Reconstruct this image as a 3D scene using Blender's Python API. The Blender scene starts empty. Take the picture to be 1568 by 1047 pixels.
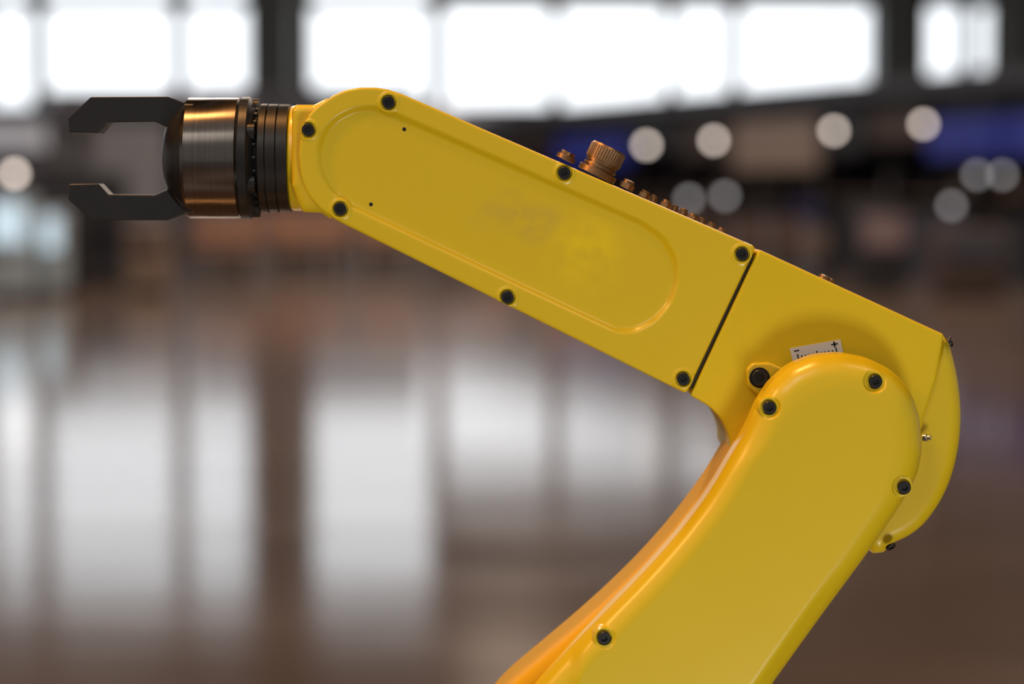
import bpy, bmesh, math, random
import numpy as np
from mathutils import Vector, Matrix
from mathutils.geometry import delaunay_2d_cdt
random.seed(7); np.random.seed(7)
S=0.00045; F=3702.0; D=F*S; CH=1.2
TH=math.atan(233.0/F)
sc=bpy.context.scene
sc.view_settings.view_transform='Standard'
sc.view_settings.look='None'
# ---------- camera
cd=bpy.data.cameras.new('camera'); cam=bpy.data.objects.new('camera',cd); sc.collection.objects.link(cam)
cam.location=(0,-D,CH); cam.rotation_euler=(math.pi/2-TH,0,0)
cd.lens=85; cd.sensor_width=36; cd.clip_end=300; cd.clip_start=0.05
cd.dof.use_dof=True; cd.dof.focus_distance=D-0.012; cd.dof.aperture_fstop=3.4
sc.camera=cam
def P(px,py,y=0.0):
    X=(px-784.0)/F; Y=(523.5-py)/F
    dy=math.cos(TH)+Y*math.sin(TH); dz=-math.sin(TH)+Y*math.cos(TH)
    t=(y+D)/dy
    return Vector((X*t,y,CH+dz*t))
# ---------- materials
def mat(name,col,rough=0.5,metal=0.0,noise=0.0,nscale=20,emit=None,estr=0,coat=0,bump=0,stretch=None,rvar=0.0,aniso=0,spec=0.5,bdist=0.001):
    m=bpy.data.materials.new(name); m.use_nodes=True; nt=m.node_tree; b=nt.nodes['Principled BSDF']
    b.inputs['Base Color'].default_value=(*col,1); b.inputs['Roughness'].default_value=rough; b.inputs['Metallic'].default_value=metal
    b.inputs['Coat Weight'].default_value=coat; b.inputs['Coat Roughness'].default_value=0.15; b.inputs['Specular IOR Level'].default_value=spec
    if emit: b.inputs['Emission Color'].default_value=(*emit,1); b.inputs['Emission Strength'].default_value=estr
    if noise or bump or rvar:
        tc=nt.nodes.new('ShaderNodeTexCoord'); mp=nt.nodes.new('ShaderNodeMapping'); n=nt.nodes.new('ShaderNodeTexNoise')
        n.inputs['Scale'].default_value=nscale; n.inputs['Detail'].default_value=4
        if stretch: mp.inputs['Scale'].default_value=stretch
        nt.links.new(tc.outputs['Object'],mp.inputs['Vector']); nt.links.new(mp.outputs['Vector'],n.inputs['Vector'])
        if noise:
            mx=nt.nodes.new('ShaderNodeMix'); mx.data_type='RGBA'
            mx.inputs[6].default_value=(*[c*(1-noise) for c in col],1); mx.inputs[7].default_value=(*[min(1,c*(1+noise)) for c in col],1)
            nt.links.new(n.outputs['Fac'],mx.inputs[0]); nt.links.new(mx.outputs[2],b.inputs['Base Color'])
        if rvar:
            mr=nt.nodes.new('ShaderNodeMapRange'); mr.inputs[3].default_value=max(0,rough-rvar); mr.inputs[4].default_value=rough+rvar
            nt.links.new(n.outputs['Fac'],mr.inputs[0]); nt.links.new(mr.outputs[0],b.inputs['Roughness'])
        if bump:
            bp=nt.nodes.new('ShaderNodeBump'); bp.inputs['Strength'].default_value=bump; bp.inputs['Distance'].default_value=bdist
            nt.links.new(n.outputs['Fac'],bp.inputs['Height']); nt.links.new(bp.outputs['Normal'],b.inputs['Normal'])
    if aniso: b.inputs['Anisotropic'].default_value=aniso
    return m
YC=(0.655,0.475,0.006)
M_Y=mat('yellow_paint',YC,0.32,noise=0.04,nscale=9,rvar=0.05,coat=0.08)
M_YC=mat('yellow_cover_paint',YC,0.32,coat=0.08)
M_YH=mat('yellow_housing_paint',YC,0.45,noise=0.04,nscale=12,spec=0.28)
M_YS=mat('casting_paint_warm_lit',(0.78,0.42,0.004),0.55,noise=0.05,nscale=30,spec=0.15)  # warm light on the arm's side strip is put into this orange base colour
M_BK=mat('black_oxide',(0.012,0.013,0.015),0.35,0.3,rvar=0.08,nscale=200)
M_BLK=mat('matte_black',(0.010,0.010,0.011),0.5,0.0,spec=0.3)
M_RING=mat('dark_ring_metal',(0.035,0.033,0.032),0.36,0.8,noise=0.2,nscale=400,stretch=(1,0.02,0.02))
M_ST=mat('turned_steel',(0.155,0.135,0.12),0.22,1.0,noise=0.35,nscale=500,stretch=(1,0.01,0.01),aniso=0.5)
M_JAW=mat('jaw_dark_metal',(0.022,0.023,0.026),0.42,0.5,noise=0.1,nscale=100,rvar=0.06)
M_BR=mat('bronze_connector',(0.26,0.155,0.08),0.40,0.9,noise=0.15,nscale=150)
M_SIL=mat('screw_steel',(0.6,0.58,0.55),0.3,1.0)
M_STK=mat('sticker_vinyl',(0.62,0.60,0.57),0.5)
M_GAP=mat('seal_dark',(0.04,0.028,0.008),0.6)
M_GASK=mat('gasket_orange',(0.55,0.25,0.03),0.5)
# smudges on the forearm cover (real discoloration of the paint)
def smudge(m,items):
    nt=m.node_tree; b=nt.nodes['Principled BSDF']; tc=nt.nodes.new('ShaderNodeTexCoord')
    prev=None; nz=nt.nodes.new('ShaderNodeTexNoise'); nz.inputs['Scale'].default_value=70; nz.inputs['Detail'].default_value=6
    nt.links.new(tc.outputs['Object'],nz.inputs['Vector'])
    cr=nt.nodes.new('ShaderNodeMapRange'); cr.inputs[1].default_value=0.3; cr.inputs[2].default_value=0.7; nt.links.new(nz.outputs['Fac'],cr.inputs[0])
    for (c,r,col,k) in items:
        d=nt.nodes.new('ShaderNodeVectorMath'); d.operation='DISTANCE'; d.inputs[1].default_value=c
        nt.links.new(tc.outputs['Object'],d.inputs[0])
        mr=nt.nodes.new('ShaderNodeMapRange'); mr.interpolation_type='SMOOTHSTEP'
        mr.inputs[1].default_value=r; mr.inputs[2].default_value=0; mr.inputs[3].default_value=0; mr.inputs[4].default_value=k
        nt.links.new(d.outputs['Value'],mr.inputs[0])
        mu=nt.nodes.new('ShaderNodeMath'); mu.operation='MULTIPLY'; nt.links.new(mr.outputs[0],mu.inputs[0]); nt.links.new(cr.outputs[0],mu.inputs[1])
        mx=nt.nodes.new('ShaderNodeMix'); mx.data_type='RGBA'; mx.inputs[7].default_value=(*col,1)
        nt.links.new(mu.outputs[0],mx.inputs[0])
        if prev: nt.links.new(prev,mx.inputs[6])
        else: mx.inputs[6].default_value=(*YC,1)
        prev=mx.outputs[2]
    nt.links.new(prev,b.inputs['Base Color'])
smudge(M_YC,[(P(895,385,0),0.040,(0.78,0.57,0.0),1.2),(P(818,345,0),0.020,(0.46,0.32,0.06),1.0),(P(780,322,0),0.022,(0.50,0.36,0.05),0.8),(P(740,335,0),0.018,(0.54,0.40,0.05),0.6),(P(850,330,0),0.012,(0.5,0.36,0.06),0.7)])
# ---------- object helpers
def empty(name,loc=(0,0,0)):
    e=bpy.data.objects.new(name,None); sc.collection.objects.link(e); e.location=loc; e.empty_display_size=0.1; return e
bpy.context.view_layer.update()
def mk(name,verts,faces,m,parent=None,smooth=False,sharp=None):
    me=bpy.data.meshes.new(name); me.from_pydata([tuple(v) for v in verts],[],faces)
    bm=bmesh.new(); bm.from_mesh(me); bmesh.ops.recalc_face_normals(bm,faces=bm.faces); bm.to_mesh(me); bm.free()
    if smooth:
        me.polygons.foreach_set('use_smooth',[True]*len(me.polygons))
        if sharp: me.set_sharp_from_angle(angle=math.radians(sharp))
    me.materials.append(m)
    o=bpy.data.objects.new(name,me); sc.collection.objects.link(o)
    if parent: 
        o.parent=parent; o.matrix_parent_inverse=Matrix.Translation(-Vector(parent.location))
    return o
def box(name,x0,x1,y0,y1,z0,z1,m,parent=None,bev=0):
    v=[(x,y,z) for x in (x0,x1) for y in (y0,y1) for z in (z0,z1)]
    f=[(0,1,3,2),(4,6,7,5),(0,4,5,1),(2,3,7,6),(0,2,6,4),(1,5,7,3)]
    o=mk(name,v,f,m,parent)
    if bev:
        b=o.modifiers.new('b','BEVEL'); b.width=bev; b.segments=3
    return o
def lathe(name,prof,origin,axis,m,parent=None,segs=64,sharp=30,hexr=()):
    a=Vector(axis).normalized(); u=a.orthogonal().normalized(); w=a.cross(u)
    vs=[];fs=[]
    for i,(t,r) in enumerate(prof):
        for k in range(segs):
            th=2*math.pi*k/segs; rr=r
            if i in hexr:
                q=(th%(math.pi/3))-math.pi/6; rr=r*math.cos(math.pi/6)/math.cos(q)
            vs.append(Vector(origin)+a*t+(u*math.cos(th)+w*math.sin(th))*rr)
    n=len(prof)
    for i in range(n-1):
        for k in range(segs):
            k2=(k+1)%segs
            fs.append((i*segs+k,i*segs+k2,(i+1)*segs+k2,(i+1)*segs+k))
    fs.append(tuple(range(segs))); fs.append(tuple((n-1)*segs+k for k in range(segs)))
    return mk(name,vs,fs,m,parent,True,sharp)
def round_poly(pts,seg=8):
    out=[];n=len(pts)
    for i in range(n):
        p=Vector(pts[i][:2]); r=pts[i][2] if len(pts[i])>2 else 0
        a=Vector(pts[i-1][:2]); b=Vector(pts[(i+1)%n][:2])
        if r<=0: out.append(tuple(p)); continue
        u=(a-p); v=(b-p); lu=u.length; lv=v.length; u/=lu; v/=lv
        ang=math.acos(max(-1,min(1,u.dot(v))))
        if math.pi-ang<0.004: out.append(tuple(p)); continue
        t=r/math.tan(ang/2); t=min(t,lu*0.48,lv*0.48)
        p0=p+u*t; p1=p+v*t
        for k in range(seg+1):
            s=k/seg; q=p0*(1-s)**2+p*2*s*(1-s)+p1*s*s; out.append(tuple(q))
    return out
def resample(poly,step):
    out=[];n=len(poly)
    for i in range(n):
        a=np.array(poly[i],float); b=np.array(poly[(i+1)%n],float); L=np.linalg.norm(b-a)
        if L<1e-6: continue
        k=max(1,int(round(L/step)))
        for j in range(k): out.append(a+(b-a)*j/k)
    o=[out[0]]
    for p in out[1:]:
        if np.linalg.norm(p-o[-1])>0.5*min(1,step): o.append(p)
    return np.array(o)
def sdf(pts,poly):
    pts=np.asarray(pts,float); d2=np.full(len(pts),1e18); ins=np.zeros(len(pts),bool)
    n=len(poly)
    for i in range(n):
        a=poly[i]; b=poly[(i+1)%n]; e=b-a; w=pts-a
        t=np.clip((w@e)/(e@e+1e-12),0,1); q=w-t[:,None]*e; d2=np.minimum(d2,(q*q).sum(1))
        c=((a[1]>pts[:,1])!=(b[1]>pts[:,1]))
        if abs(e[1])>1e-12:
            xx=a[0]+(pts[:,1]-a[1])*e[0]/e[1]; ins^=(c&(pts[:,0]<xx))
    d=np.sqrt(d2); return np.where(ins,d,-d)
def inoff(poly,o):
    e=np.roll(poly,-1,0)-poly; e/=np.linalg.norm(e,axis=1)[:,None]+1e-9
    t=e+np.roll(e,1,0); t/=np.linalg.norm(t,axis=1)[:,None]+1e-9
    area=0.5*np.sum(poly[:,0]*np.roll(poly[:,1],-1)-np.roll(poly[:,0],-1)*poly[:,1])
    n=np.stack([-t[:,1],t[:,0]],1)*(1 if area>0 else -1)
    return poly+n*o
def sm(a,b,x):
    t=np.clip((x-a)/(b-a),0,1); return t*t*(3-2*t)
def relief(name,outline,yf,yb,rnd,m,parent,hf=None,feats=(),bolts=(),step=2.6):
    """outline in plan units; front surface = height field with rounded edge, extruded back"""
    poly=resample(outline,3.0)
    nr_=7 if rnd<20 else 13
    offs=[rnd*(1-math.cos(a)) for a in np.linspace(0,math.pi/2,nr_)[1:]]
    last=offs[-1]
    rings=[]
    for o in offs:
        q=inoff(poly,o); s_=sdf(q,poly); rings.append(q[np.abs(s_-o)<0.25+0.02*o])
    allp=np.concatenate(rings)
    def away(p,R=19.5):
        k=np.ones(len(p),bool)
        for b in bolts: k&=np.hypot(p[:,0]-b[0],p[:,1]-b[1])>R
        return p[k]
    allp=away(allp)
    x0,y0=poly.min(0); x1,y1=poly.max(0)
    gx,gy=np.meshgrid(np.arange(x0,x1,step),np.arange(y0,y1,step*0.87)); gx=gx+(np.arange(gx.shape[0])%2)[:,None]*step/2
    g=np.stack([gx.ravel(),gy.ravel()],1); g=g[sdf(g,poly)>last+1.3]; g=away(g)
    for (fp,fo) in feats:
        g=g[np.abs(sdf(g,fp)-(fo[0]+fo[-1])/2)>(fo[-1]-fo[0])/2+1.2]
        for o in fo:
            q=inoff(fp,o); q=q[np.abs(sdf(q,fp)-o)<0.3]; q=q[sdf(q,poly)>last+0.8]; q=away(q); g=np.concatenate([g,q])
    pol=[]
    for b in bolts:
        pol.append([b[0],b[1]])
        for r in (4,8,10.6,11.2,11.8,12.6,13.6,14.8,15.8,17,18.2,19):
            ns=30
            for k in range(ns): pol.append([b[0]+r*math.cos(6.28318*k/ns),b[1]+r*math.sin(6.28318*k/ns)])
    if pol:
        pol=np.array(pol); pol=pol[sdf(pol,poly)>0.5]; g=np.concatenate([g,pol])
    pts=np.concatenate([poly,allp,g]); nb=len(poly)
    r=delaunay_2d_cdt([Vector(p) for p in pts],[(i,(i+1)%nb) for i in range(nb)],[],0,1e-4)
    V=np.array([tuple(v) for v in r[0]]); T=[tuple(f) for f in r[2]]
    cen=np.array([(V[f[0]]+V[f[1]]+V[f[2]])/3 for f in T]); keep=sdf(cen,poly)>0.0
    T=[f for f,k in zip(T,keep) if k]
    sd=np.maximum(sdf(V,poly),0)
    q=np.clip(rnd-sd,0,rnd); h=-(rnd-np.sqrt(np.maximum(rnd*rnd-q*q,0)))
    if hf is not None: h=h+hf(V)
    for b in bolts:
        d=np.hypot(V[:,0]-b[0],V[:,1]-b[1]); w=1-sm(14.6,18.6,d); h=h*(1-w)+b[2]*w; h-=4.0*(1-sm(11.1,12.3,d))
    vs=[]
    for (x,y_),hh in zip(V,h):
        p=P(x,y_,yf); p.y=yf-hh*S; vs.append(p)
    orig=r[3]; idx=[None]*nb
    for vi,ol in enumerate(orig):
        for o in ol:
            if o<nb: idx[o]=vi
    idx=[i for i in idx if i is not None]
    n0=len(vs)
    for i in idx:
        p=P(V[i][0],V[i][1],yf); p.y=yb; vs.append(p)
    fs=list(T); nn=len(idx)
    for k in range(nn):
        k2=(k+1)%nn; fs.append((idx[k],idx[k2],n0+k2,n0+k))
    fs.append(tuple(n0+k for k in range(nn)))
    return mk(name,vs,fs,m,parent,True,50)
def prism(name,pts,yf,yb,m,parent,bev=0.001,planey=None):
    pl=yf if planey is None else planey
    A=[P(p[0],p[1],pl) for p in pts]; n=len(A)
    vs=[(a.x,yf,a.z) for a in A]+[(a.x,yb,a.z) for a in A]
    fs=[tuple(range(n)),tuple(range(n,2*n))]+[(k,(k+1)%n,n+(k+1)%n,n+k) for k in range(n)]
    o=mk(name,vs,fs,m,parent)
    if bev:
        b=o.modifiers.new('b','BEVEL'); b.width=bev; b.segments=3; b.limit_method='ANGLE'; b.angle_limit=math.radians(25)
    return o
def bolt(name,px,py,y,parent,r=9.0,axis=(0,-1,0),m=None,h=5.2):
    k=S*r/9.0
    o=P(px,py,y)
    return lathe(name,[(0,9*k),(h*.8*k,9*k),(h*k,8.2*k),(h*k,4.9*k),(1.2*k,4.7*k),(1.2*k,0.01*k)],o,axis,m or M_BK,parent,48,30,hexr=(3,4))
BG=3000
# =====================================================  ROBOT
R=empty('industrial_robot_arm',(0.2,0.03,0.42)); bpy.context.view_layer.update()
fore=round_poly([(472,176,40),(487,162,40),(510,146,40),(528,138,40),(550,134,60),(575,134,60),(594,137,30),(618,145,30),(1158,378,7),(1051,603,7),(512,336,40),(490,320,40),(472,300,60),(461,275,80),(457,240,100),(460,205,80)],8)
panel=round_poly([(604,170,30),(985,337,60),(1020,362,60),(1038,395,60),(1041,430,60),(1028,468,60),(1004,495,60),(975,510,50),(945,512,50),(540,321,60),(508,300,60),(489,270,60),(483,235,60),(490,202,60),(512,177,60),(543,162,60),(575,160,60)],6)
panel=resample(panel,3.0)
FB=[(595,157,1.2),(472,199,1.2),(521,320,1.2),(777,455,1.2),(1046,580,1.2),(1136,389,1.2),(864,265,1.2)]
def hfore(V):
    s_=sdf(V,panel); return -8.5*sm(-1,11,s_)
relief('forearm_cover',fore,0.0,0.022,4.0,M_YC,R,hfore,[(panel,[-3,-1.5,0,1.5,3,4.5,6,7.5,9,10.5,12])],FB,2.6)
for i,b in enumerate(FB): bolt('forearm_bolt_%d'%i,b[0],b[1],0.0+3*S,R,9.6)
for i,(x,y) in enumerate([(619,198),(568,313)]):
    lathe('pin_hole_%d'%i,[(0,2.9*S),(0.4*S,2.9*S),(0.5*S,2.3*S)],P(x,y,8.5*S),(0,-1,0),M_BLK,R,20)
def inset(pl,o): return [tuple(p) for p in inoff(resample(pl,6),o)]
prism('forearm_gasket',inset(fore,1.2),0.0215,0.0235,M_GASK,R,0,planey=0)
prism('forearm_body',inset(fore,0.2),0.0235,0.112,M_YH,R,0.0012,planey=0)
# elbow housing
hous=round_poly([(1162,381.5,5),(1446,512,6),(1434,580,60),(1414,640,60),(1408,720,30),(1330,800,40),(1220,800,40),(1150,745,20),(1119,696,4),(1117,668,60),(1104,641,60),(1086,622,60),(1057,605.5,5)],8)
relief('elbow_housing',hous,0.0,0.112,4.5,M_YH,R,None,(),(),3.5)
prism('elbow_joint_seal',[(1140,392),(1180,400),(1080,600),(1036,590)],0.004,0.10,M_GAP,R,0,planey=0)
lug=round_poly([(1143,566,10),(1152,556,10),(1178,555,10),(1205,566,8),(1230,600,8),(1190,640,8),(1160,604,10),(1145,592,10)],6)
relief('stopper_lug',lug,-0.006,0.002,4,M_Y,R,None,(),(),2.5)
lathe('stopper_socket',[(0,16*S),(1.0*S,16*S),(1.6*S,15*S)],P(1163,578,-0.0055),(0,-1,0),M_BLK,R,40)
bolt('stopper_bolt',1163,578,-0.006,R,12.5)
# angle scale sticker
stq=[(1209,533),(1287,519.5),(1291,541),(1214,554)]
prism('angle_scale_sticker',stq,-0.0004,0.0005,M_STK,R,0,planey=0)
def sq(u,v):
    a=np.array([1214,554.]);b=np.array([1291,541.]);c=np.array([1209,533.]);d=np.array([1287,519.5])
    p=(a*(1-u)+b*u)*(1-v)+(c*(1-u)+d*u)*v; return tuple(p)
def srect(n,u0,u1,v0,v1): prism(n,[sq(u0,v0),sq(u1,v0),sq(u1,v1),sq(u0,v1)],-0.0006,-0.0003,M_BLK,R,0,planey=0)
for k in range(11):
    u=0.12+0.76*k/10; srect('scale_tick_%d'%k,u-.011,u+.011,0.12,0.50 if k%5==0 else 0.36)
srect('scale_base',0.11,0.89,0.08,0.14); srect('scale_minus',0.07,0.17,0.70,0.79); srect('scale_plus_a',0.80,0.93,0.70,0.79); srect('scale_plus_b',0.85,0.88,0.54,0.94)
# rear dome cover
dome=round_poly([(1447,513,2),(1457,527,BG),(1464,552,BG),(1470,580,BG),(1474,612,BG),(1475,642,BG),(1473,675,BG),(1467,708,BG),(1457,742,BG),(1440,776,BG),(1417,806,BG),(1395,823,BG),(1370,834,10),(1356,848,5),(1339,850,4),(1320,830,0),(1350,770,0),(1385,690,0),(1390,640,0),(1410,575,0)],8)
relief('elbow_rear_cover',dome,0.004,0.105,22,M_Y,R,None,(),(),3.0)
bolt('rear_bolt_upper',1453,524,0.004,R,8,axis=(0.9,-0.25,0.35))
bolt('rear_bolt_lower',1363,835,-0.002,R,8,axis=(0.35,-0.5,-0.75))
lathe('grease_nipple',[(0,6*S),(5*S,6*S),(7*S,4*S),(11*S,4*S),(12*S,3*S)],P(1414,670,-0.004),(0.9,-0.5,0.05),M_SIL,R,24)
# upper arm : casting (deep) + front cover
castA=round_poly([(1140,660,10),(1119,692,BG),(1094,735,BG),(1065,776,BG),(1029,822,BG),(984,872,BG),(934,921,BG),(879,970,BG),(819,1020,BG),(769,1062,BG),(724,1120,BG),(700,1200,BG),(690,1310,60),(710,1420,60),(800,1490,60),(910,1490,60),(990,1420,50),(1060,1250,50),(1165,1060,0),(1300,860,0),(1350,790,20),(1385,690,60),(1360,620,50),(1290,580,50),(1200,600,50)],6)
relief('upper_arm_casting',castA,-0.016,0.055,22,M_YS,R,None,(),(),5)
prism('elbow_bearing',[(1290+112*math.cos(a),685+112*math.sin(a)) for a in np.linspace(0,2*math.pi,49)[:-1]],-0.014,0.002,M_GAP,R,0,planey=0)
cov=round_poly([(1120,703,BG),(1145,662,BG),(1162,622,60),(1182,590,60),(1212,563,80),(1250,547,90),(1292,543,90),(1335,551,90),(1372,569,90),(1400,600,90),(1414,642,90),(1418,690,90),(1411,730,90),(1388,772,BG),(1340,842,BG),(1192,1047,0),(1085,1215,0),(1030,1350,60),(960,1450,60),(860,1480,60),(760,1440,60),(720,1350,60),(730,1220,60),(770,1120,BG),(818,1060,BG),(868,1003,BG),(925,945,BG),(985,884,BG),(1040,822,BG),(1085,763,BG)],8)
ledge=resample(round_poly([(1170,690,BG),(1200,640,60),(1240,602,60),(1292,588,60),(1338,600,60),(1368,640,60),(1372,690,60),(1352,760,30),(1155,1047,0),(1060,1215,40),(980,1380,40),(890,1300,40),(885,1100,0),(886,1040,60),(893,1003,40),(925,950,60),(1010,868,BG),(1080,780,BG),(1130,715,BG)],6),4)
UB=[(1178,624,-9),(1340,584,-8),(1384,746,-10),(925,976,-3)]
def hup(V):
    s_=sdf(V,ledge); a=1.5+6.0*sm(850,960,V[:,1]); return a*(sm(-18,4,s_)-1)
relief('upper_arm_cover',cov,-0.045,-0.010,36,M_Y,R,hup,[],UB,3.0)
for i,b in enumerate(UB): bolt('upper_arm_bolt_%d'%i,b[0],b[1],-0.045+(-b[2]+4)*S,R,10)
# top of forearm : connectors
nrm=Vector((0.432,0,0.902)); 
def ontop(t,y,off=0):
    py=240+(t-870)*0.479
    return P(t,py+2,0)+Vector((0,y,0))+nrm*off*S
kk=S
def fit(name,t,y,prof,m=M_BR,hexr=(),segs=36):
    return lathe(name,[(a*kk,b*kk) for a,b in prof],ontop(t,y),nrm,m,R,segs,30,hexr)
fit('connector_flange',917,0.03,[(-4,31),(4,31),(5,30),(5,24),(8,24),(8,27),(12,27),(12,23),(15,23),(15,26),(20,26)])
fit('connector_cap',917,0.03,[(18,24),(19,28),(41,28),(44,26),(44,19)])
for k in range(40):
    a=2*math.pi*k/40; u=Vector((0.902,0,-0.432)); w=Vector((0,1,0))
    o=ontop(917,0.03)+nrm*20*S+(u*math.cos(a)+w*math.sin(a))*27.8*S
    lathe('knurl_%d'%k,[(0,1.2*S),(20*S,1.2*S),(21*S,.6*S)],o,nrm,M_BR,R,8)
fit('plug_small',868,0.03,[(-3,15),(4,15),(4,12),(9,12),(10,11)],hexr=(2,3))
for j,(t,h,r) in enumerate([(962,10,12),(990,7,9),(1004,7,7),(1022,8,9),(1036,7,7),(1050,8,8),(1064,7,9),(1078,7,7),(1094,7,8),(1108,6,8)]):
    fit('valve_fitting_%d'%j,t,0.022+0.005*(j%3),[(-3,r),(h*.5,r),(h*.5,r*.75),(h,r*.75),(h+1,r*.6)],hexr=(0,1))
lathe('housing_plug_a',[(-3*S,9*S),(4*S,9*S),(5*S,7*S)],P(1268,428,0)+Vector((0,0.02,0)),nrm,M_BR,R,24)
lathe('housing_plug_b',[(-3*S,6*S),(5*S,6*S),(6*S,4*S)],P(1285,436,0)+Vector((0,0.05,0)),nrm,M_BR,R,24)
# wrist
AY=0.052; ax=(-1,0,0)
k5=(AY+D)/D
def wl(name,prof,m,segs=96,hexr=(),sharp=25,cy=242.5):
    o=P(784,cy,AY); 
    pr=[((784-x)*S*k5,r*S*k5) for x,r in prof]
    return lathe(name,pr,o,ax,m,R,segs,sharp,hexr)
wrist=round_poly([(446,168,4),(452,160,5),(480,160,6),(500,150,0),(520,200,0),(520,300,0),(505,335,0),(490,326,6),(463,325,6),(455,310,6),(446,285,4)],6)
relief('wrist_shell',wrist,0.008,0.098,12,M_Y,R,None,(),(),3)
wl('wrist_yellow_collar',[(500,70),(500,80),(452,80),(449,79),(446,76),(446,60)],M_Y)
wl('wrist_ring_stack',[(449,60),(447,77),(446,82),(431,82),(430.5,78.5),(429,78.5),(428.5,82.5),(415,82.5),(414.5,79),(413,79),(412.5,83),(403,83),(400,80),(399,60)],M_RING)
wl('wrist_flange',[(401,30),(401,74),(393,74),(390,71),(389,30)],M_BLK)
for k in range(24):
    a=2*math.pi*k/24
    o2=P(400,242.5,AY)+Vector((0,math.cos(a),math.sin(a)))*78*S
    lathe('flange_screw_%d'%k,[(0,3.5*S),(8*S,3.5*S),(9*S,3*S),(9*S,1.5*S)],o2,ax,M_BK,R,16)
wl('gripper_back_plate',[(399,40),(399,70),(395,80),(386,93),(374,93),(371,90),(371,40)],M_BK,96,sharp=20)
for k in range(6):
    a=2*math.pi*(k+.5)/6
    c=P(385,242.5,AY)+Vector((0,math.cos(a),math.sin(a)))*78*S
    lathe('back_plate_lug_%d'%k,[(-13*S,15*S),(10*S,15*S),(13*S,12*S)],c,ax,M_RING,R,24)
wl('gripper_cylinder',[(372,40),(372,89),(369,92),(293,92),(288,88),(287,85),(287,30)],M_ST,128)
wl('gripper_nose',[(288,84),(276,74),(265,62),(257,46),(254,30),(253,12),(253,2)],M_RING,96,sharp=40)
for sg in (1,-1):
    def mir(pts): return [(x,y if sg==1 else 485-(y)) for x,y in pts]
    jaw=mir([(104,180),(139,148),(256,147.5),(296,162),(300,182),(262,198),(237,186.5),(166,187.5),(151,204),(106,203)])
    prism('gripper_jaw_%s'%('upper' if sg==1 else 'lower'),jaw,AY-0.011,AY+0.011,M_JAW,R,0.0008,planey=AY-0.011)
    slide=mir([(262,198),(285,160),(300,160),(300,215),(268,215)])
    prism('jaw_slide_%s'%('upper' if sg==1 else 'lower'),slide,AY-0.022,AY+0.022,M_RING,R,0.001,planey=AY-0.011)
# lower robot (below the frame): shoulder turret, base, plinth
lathe('shoulder_hub',[(0,150*S),(0.16,150*S),(0.165,140*S)],P(860,1335,0)+Vector((0,-0.008,0)),(0,1,0),M_Y,R,64)
prism('shoulder_turret',round_poly([(690,1340,40),(740,1230,60),(960,1230,60),(1040,1340,60),(1060,1640,20),(660,1640,20)],6),0.06,0.17,M_Y,R,0.008,planey=0)
bc=P(860,1640,0); 
lathe('base_turntable',[(0,0.105),(0.03,0.11),(0.06,0.11),(0.07,0.10)],(bc.x,0.085,bc.z-0.06),(0,0,1),M_Y,R,64)
box('base_block',bc.x-0.12,bc.x+0.14,-0.03,0.20,0.42,bc.z-0.055,M_Y,R,0.012)
box('base_foot',bc.x-0.15,bc.x+0.16,-0.05,0.22,0.40,0.425,M_Y,R,0.004)
PL=empty('display_plinth',(bc.x,0.085,0)); bpy.context.view_layer.update()
M_PL=mat('plinth_grey',(0.12,0.12,0.125),0.5,noise=0.1)
box('plinth_body',bc.x-0.24,bc.x+0.26,-0.14,0.31,0.03,0.385,M_PL,PL,0.005)
box('plinth_top',bc.x-0.26,bc.x+0.28,-0.16,0.33,0.385,0.40,M_PL,PL,0.003)
box('plinth_kick',bc.x-0.21,bc.x+0.23,-0.11,0.28,0.0,0.03,M_BLK,PL)
# =====================================================  HALL
M_FL=mat('polished_concrete_floor',(0.15,0.105,0.082),0.11,noise=0.35,nscale=0.9,rvar=0.04,bump=0.4,bdist=0.004,stretch=(0.6,1.5,1))
M_FL.node_tree.nodes['Principled BSDF'].inputs['IOR'].default_value=1.55
mk('floor',[(-45,-12,0),(45,-12,0),(45,60,0),(-45,60,0)],[(0,1,2,3)],M_FL)
M_CEIL=mat('ceiling_dark',(0.085,0.068,0.055),0.8,noise=0.2,nscale=1)
box('ceiling',-45,45,-2,60,10.5,10.8,M_CEIL)
M_WALL=mat('wall_grey',(0.08,0.075,0.072),0.7,noise=0.15,nscale=1)
M_FR=mat('window_frame_dark',(0.22,0.24,0.26),0.5,noise=0.1)
M_COL=mat('column_concrete',(0.055,0.066,0.073),0.6,noise=0.15,nscale=2)
M_PANE=mat('daylight_glazing',(0.6,0.65,0.7),0.3,emit=(0.90,0.95,1.0),estr=1.8)
WY=55.0
def wx(px,y): return P(px,290,y).x
def wz(py,y): return P(784,py,y).z
sill=wz(166,WY); top=wz(-175,WY)
WB=empty('wall_back',(0,WY,0)); bpy.context.view_layer.update()
box('wall_back_base',-45,45,WY+0.05,WY+0.4,0,sill,M_WALL,WB)
box('wall_back_header',-45,45,WY+0.05,WY+0.4,top,10.5,M_WALL,WB)
cols=[(-1100,-620),(-600,-420),(-400,-30),(-12,50),(74,264),(287,380),(478,658),(682,840),(860,1016),(1035,1114),(1134,1328),(1418,1466),(1488,1512)]
prev=-45; low=wz(8,WY)
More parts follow.
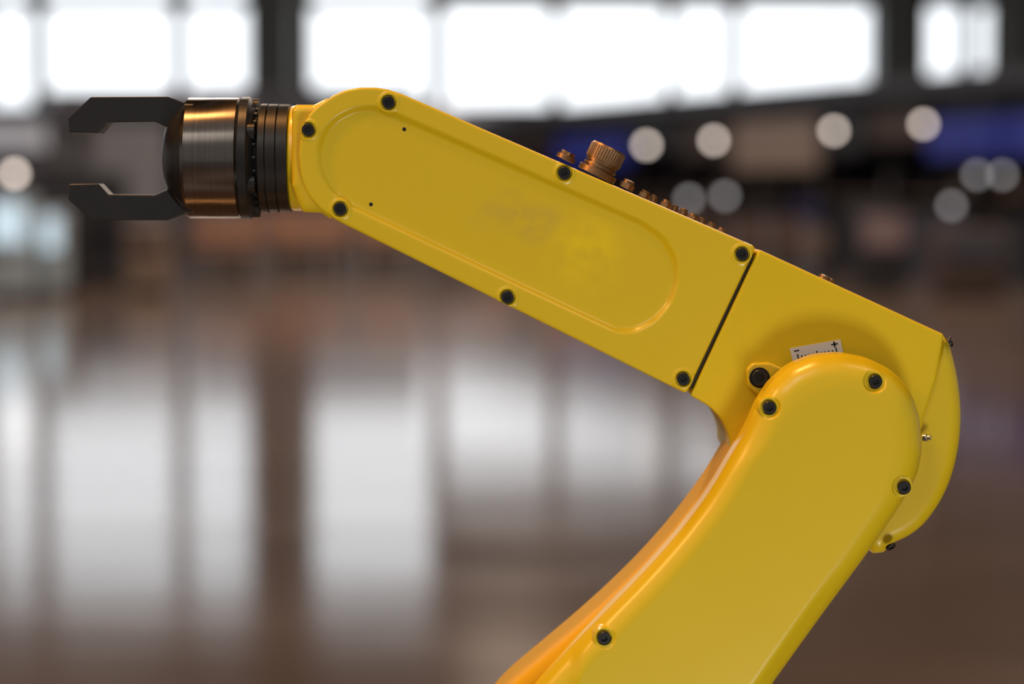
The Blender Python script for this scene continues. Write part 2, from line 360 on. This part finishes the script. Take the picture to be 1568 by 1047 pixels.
for i,(a,b) in enumerate(cols):
    xa,xb=wx(a,WY),wx(b,WY); tp=top if a<670 else low
    W=empty('window_%d'%(i+1),((xa+xb)/2,WY,sill)); bpy.context.view_layer.update()
    box('pane',xa,xb,WY+0.1,WY+0.12,sill,tp,M_PANE,W)
    rails=[('rail_bottom',sill,sill+0.06),('rail_top',tp-0.06,tp)]
    if tp==top: rails+=[('transom',wz(14,WY),wz(-8,WY)),('transom_high',wz(-92,WY),wz(-112,WY))]
    for nm,z0,z1 in rails: box(nm,xa,xb,WY-0.02,WY+0.1,z0,z1,M_FR,W)
    if tp!=top: box('wall_back_spandrel_%d'%i,xa,xb,WY-0.03,WY+0.3,tp,top,M_WALL,WB)
    box('wall_back_pier_%d'%i,prev,xa,WY-0.05,WY+0.3,sill,top,M_FR if (xa-prev)<0.6 else M_WALL,WB); prev=xb
box('wall_back_pier_end',prev,45,WY-0.05,WY+0.3,sill,top,M_WALL,WB)
def column(a,b,y):
    c=empty('hall_column',((wx(a,y)+wx(b,y))/2,y,0)); bpy.context.view_layer.update()
    xa,xb=wx(a,y),wx(b,y); w=xb-xa
    box('shaft',xa,xb,y-w/2,y+w/2,0.15,10.5,M_COL,c,0.05)
    box('plinth',xa-.08,xb+.08,y-w/2-.08,y+w/2+.08,0,0.15,M_COL,c)
column(386,450,53); column(1338,1402,53); column(1530,1620,50); column(-330,-240,50)
# -- shop row on the right, running towards the camera
pal=dict(navy=(0.015,0.02,0.12),dk=(0.025,0.025,0.032),brown=(0.085,0.052,0.042),tan=(0.17,0.12,0.095),blk=(0.010,0.010,0.013),slate=(0.055,0.058,0.08),grey=(0.30,0.27,0.28))
MB={k:mat('shop_'+k,v,0.5,noise=0.15,nscale=3) for k,v in pal.items()}
M_BLUE=mat('backlit_blue_sign',(0.01,0.015,0.12),0.4,emit=(0.03,0.045,0.42),estr=0.2)
M_BROWNL=mat('backlit_menu_board',(0.16,0.11,0.08),0.4,emit=(0.36,0.24,0.18),estr=0.2)
A=Vector((wx(640,50),50,0)); Bv=Vector((wx(1568,28),28,0)); dr=(Bv-A).normalized(); L=(Bv-A).length+6
nr=Vector((dr.y,-dr.x,0)); 
if nr.y>0: nr=-nr
SR=empty('shop_row',A); bpy.context.view_layer.update()
def obox(name,s0,s1,d0,d1,z0,z1,m,par=SR):
    v=[]
    for s in (s0,s1):
        for d in (d0,d1):
            for z in (z0,z1):
                q=A+dr*s+nr*d; v.append((q.x,q.y,z))
    f=[(0,1,3,2),(4,6,7,5),(0,4,5,1),(2,3,7,6),(0,2,6,4),(1,5,7,3)]
    return mk(name,v,f,m,par)
obox('back_partition',0,L,-1.6,-1.5,0,2.6,MB['dk'])
obox('canopy',-0.3,L,-1.6,0.25,2.45,2.68,MB['slate'])
def s_at(px):
    k=(px-784)/F
    return (k*(A.y+D)-A.x)/(dr.x-k*dr.y)
signs=[(660,760,'slate'),(770,850,'brown'),(858,965,'BLUE'),(975,1040,'dk'),(1050,1120,'brown'),(1130,1255,'MENU'),(1262,1330,'dk'),(1340,1420,'brown'),(1428,1535,'BLUE'),(1548,1640,'BLUE'),(1650,1800,'dk')]
for i,(a,b,key) in enumerate(signs):
    s0,s1=s_at(a),s_at(b); m_={'BLUE':M_BLUE,'MENU':M_BROWNL}.get(key) or MB[key]
    zb=1.72+0.12*(i%2); 
    if key=='BLUE': zb=1.62
    if key=='MENU': zb=1.5
    obox('sign_%d'%i,s0,s1,-0.02,0.10,zb,2.12 if key=='BLUE' else 2.22,m_)
    obox('sign_frame_%d'%i,s0,s1,-0.06,-0.02,zb-.05,2.42,MB['blk'])
seq=['dk','brown','navy','blk','brown','slate','tan','dk','brown','brown','dk','navy','slate','brown','dk','tan','brown']
s=0;i=0
while s<L:
    w=random.uniform(1.1,2.1); key=seq[i%len(seq)]
    obox('divider_%d'%i,s,s+0.08,-1.5,-0.07,0,2.45,MB['blk'])
    obox('panel_%d'%i,s+0.1,s+w*random.uniform(.5,.9),-1.5,-1.45,1.2,2.4,MB[key])
    obox('counter_%d'%i,s+0.2,s+w-0.1,-0.8,-0.2,0,random.uniform(0.85,1.1),MB[seq[(i*5+3)%len(seq)]])
    obox('counter_top_%d'%i,s+0.15,s+w-0.05,-0.85,-0.15,1.1,1.14,MB['tan'])
    obox('shelf_%d'%i,s+0.2,s+w-0.1,-1.44,-1.2,1.3,1.36,MB['tan'])
    for k in range(4):
        q=s+0.25+random.random()*(w-0.5); obox('goods_%d_%d'%(i,k),q,q+random.uniform(.08,.2),-1.4,-1.25,1.36,1.36+random.uniform(.1,.3),MB[random.choice(['tan','brown','grey','navy'])])
    for k in range(3):
        q=s+0.25+random.random()*(w-0.5); obox('counter_item_%d_%d'%(i,k),q,q+random.uniform(.06,.16),-0.5,-0.35,1.14,1.14+random.uniform(.08,.3),MB[random.choice(['grey','grey','tan','slate'])])
    s+=w;i+=1
# lamps
def lampmat(n,col,st): return mat(n,(0.8,0.7,0.6),0.4,emit=col,estr=st)
ML1=lampmat('lamp_glow_warm',(1,0.86,0.76),6.2); ML2=lampmat('lamp_glow_soft',(0.85,0.87,0.95),1.5)
M_CORD=mat('lamp_cord',(0.02,0.02,0.02),0.6)
def lamp(px,py,y,r,m,ctop=None):
    c=P(px,py,y); e=empty('pendant_lamp',c); bpy.context.view_layer.update()
    n=10; prof=[(-r*math.cos(math.pi*k/n)*1.0,max(0.001,r*math.sin(math.pi*k/n))) for k in range(n+1)]
    lathe('globe',prof,c,(0,0,1),m,e,20,sharp=80)
    lathe('cap',[(r*.9,r*.5),(r*1.3,r*.45),(r*1.5,r*.15)],c,(0,0,1),M_CORD,e,12)
    zt=10.5 if ctop is None else ctop
    lathe('cord',[(r*1.4,0.006),(zt-c.z,0.006)],c,(0,0,1),M_CORD,e,6)
for px,py in ((990,222),(1093,215),(1277,200),(1414,190)): lamp(px,py,25,0.042,ML1)
for px,py in ((1055,305),(1110,300),(1496,268),(1457,315),(1535,268)): lamp(px,py,24,0.042,ML2)
lamp(22,266,24,0.05,ML1); 
# -- left / centre background furniture
M_WOOD=mat('bench_wood',(0.34,0.17,0.10),0.45,noise=0.3,nscale=4); M_WOOD2=mat('bench_dark_wood',(0.13,0.075,0.06),0.45,noise=0.3,nscale=4)
M_LEG=mat('bench_leg_steel',(0.3,0.3,0.3),0.35,0.9)
def bench(px,y,w,col=None):
    c=P(px,400,y); e=empty('waiting_bench',(c.x,y,0)); bpy.context.view_layer.update(); x=c.x; m=col or M_WOOD
    for k in range(3): box('seat_slat_%d'%k,x-w/2,x+w/2,y-.25+.17*k,y-.1+.17*k,0.42,0.46,m,e,0.005)
    for k in range(2): box('back_slat_%d'%k,x-w/2,x+w/2,y+.28,y+.31,0.55+.17*k,0.69+.17*k,m,e,0.005)
    for q in (-.42,0,.42):
        box('leg',x+q*w-.02,x+q*w+.02,y-.22,y-.18,0,.42,M_LEG,e); box('leg',x+q*w-.02,x+q*w+.02,y+.26,y+.30,0,.86,M_LEG,e); box('arm',x+q*w-.02,x+q*w+.02,y-.22,y+.3,.60,.63,M_LEG,e)
for px,y,w in ((345,29,.95),(470,30,1.0),(600,29.5,.95),(720,31,1.0),(880,30,.9),(1010,27,.9),(1180,26,1.0)): bench(px,y,w,M_WOOD if px<900 else M_WOOD2)
bench(800,36,1.4); bench(560,36,1.6); bench(430,36,1.0)
def kiosk(name,a,b,pt,y,m,m2,dep=0.6):
    xa,xb=wx(a,y),wx(b,y); zt=wz(pt,y); e=empty(name,((xa+xb)/2,y,0)); bpy.context.view_layer.update()
    box('cabinet',xa,xb,y,y+dep,0.08,zt,m,e,0.02); box('foot',xa+.04,xb-.04,y+.04,y+dep-.04,0,0.08,M_BLK,e)
    box('display',xa+.06*(xb-xa),xb-.06*(xb-xa),y-.02,y,zt*0.55,zt*0.93,m2,e); box('shelf',xa,xb,y-.12,y,zt*.45,zt*.48,m,e)
M_PALE=mat('pale_panel',(0.42,0.5,0.56),0.35,noise=0.2,nscale=3)
M_SCR=mat('kiosk_screen',(0.3,0.4,0.45),0.2,emit=(0.6,0.75,0.85),estr=0.9)
M_PINK=mat('dusty_pink_panel',(0.30,0.21,0.22),0.5,noise=0.3,nscale=4)
kiosk('ticket_kiosk',50,118,252,27,MB['blk'],MB['dk'])
kiosk('ticket_kiosk',120,186,262,29,MB['dk'],MB['blk'])
kiosk('vending_machine',-20,40,300,25,M_PALE,M_SCR)
kiosk('vending_machine',62,92,322,25.5,M_PALE,M_SCR)
kiosk('waste_bin',192,250,345,26,mat('bin_brown',(0.28,0.20,0.15),0.5,noise=.2),MB['brown'])
kiosk('advert_totem',276,300,300,34,MB['dk'],MB['slate'])
kiosk('advert_totem',320,375,330,33,MB['brown'],MB['dk'])
kiosk('check_in_desk',430,520,345,38,MB['brown'],MB['tan'])
kiosk('check_in_desk',540,620,340,39,MB['slate'],MB['tan'])
kiosk('check_in_desk',640,760,330,40,MB['dk'],MB['brown'])
kiosk('check_in_desk',790,900,320,38.5,MB['brown'],MB['slate'])
kiosk('retail_stand',1318,1392,322,26.5,MB['dk'],M_PINK)
kiosk('retail_stand',1225,1270,345,27,MB['slate'],MB['tan'])
kiosk('retail_stand',1440,1545,350,25,MB['brown'],MB['slate'])
# overhead information boards (grey structures below windows)
M_LG=mat('board_light_grey',(0.60,0.60,0.66),0.5,noise=.1,emit=(0.6,0.62,0.7),estr=0.28); M_MG=mat('board_mid_grey',(0.30,0.31,0.35),0.5,noise=.15); M_PUR=mat('board_slate_violet',(0.15,0.145,0.18),0.5,noise=.15)
def board(a,b,p0,p1,y,m):
    xa,xb=wx(a,y),wx(b,y); z1,z0=wz(p0,y),wz(p1,y); e=empty('overhead_sign_board',((xa+xb)/2,y,z1)); bpy.context.view_layer.update()
    box('panel',xa,xb,y,y+.15,z0,z1,m,e,0.02)
    for q in (.08,.92):
        xx=xa+(xb-xa)*q; box('post',xx-.06,xx+.06,y+.02,y+.13,0,z0,M_MG,e)
    box('trim',xa,xb,y-.03,y,z0,z0+.06,MB['slate'],e)
board(76,384,138,182,45,M_PUR); board(300,640,134,225,46,MB['slate']); board(-60,70,190,232,44,M_LG); board(560,870,170,205,47,M_LG)
board(140,255,188,330,42,M_MG); board(390,520,225,330,48,M_PUR); board(560,640,230,330,49,MB['slate'])
PB=empty('partition_screen',(-4,50,0)); bpy.context.view_layer.update()
box('panel',-14,-1.0,50,50.1,0.1,2.1,M_PUR,PB); box('rail',-14,-1.0,49.97,50.13,2.1,2.18,MB['tan'],PB); box('foot',-14,-1,49.95,50.15,0,.1,MB['blk'],PB)
# =====================================================  LIGHT
w=bpy.data.worlds.new('hall_ambient'); sc.world=w; w.use_nodes=True
w.node_tree.nodes['Background'].inputs[0].default_value=(1.0,0.97,0.93,1); w.node_tree.nodes['Background'].inputs[1].default_value=0.34
def area(name,loc,tgt,size,e,col):
    l=bpy.data.lights.new(name,'AREA'); l.energy=e; l.size=size; l.color=col; o=bpy.data.objects.new(name,l); sc.collection.objects.link(o); o.location=loc
    o.rotation_euler=(Vector(tgt)-Vector(loc)).to_track_quat('-Z','Y').to_euler(); return o
area('ceiling_spot_warm',(-0.9,0.0,4.0),(0.15,0,1.1),0.35,72,(1,0.46,0.14))
area('added_side_warm',(-2.2,-0.7,2.7),(0.15,0,1.0),0.3,26,(1,0.46,0.14))  # added light that turns the left fillets orange, not a known lamp
area('ceiling_spot_warm_b',(1.6,-1.2,4.0),(0.2,0,1.0),0.5,14,(1,0.66,0.35))
area('added_key_neutral',(-1.8,-3.5,4.5),(0.1,0,1.05),1.5,38,(1,0.98,0.92))  # added key to brighten the robot's front faces, no known fixture
area('added_low_fill',(0.45,-1.3,0.15),(0.2,0,1.05),0.35,9.5,(1,0.95,0.82))  # added low fill, throws the elbow cap's shadow up onto the housing
for i,(x,y) in enumerate([(-6,10),(5,14),(-4,25),(7,27),(0,40)]):
    area('added_hall_fill_%d'%i,(x,y,10.3),(x,y,0),1.5,850,(1,0.80,0.64))  # added warm fills that brighten the brown floor, no known fixtures
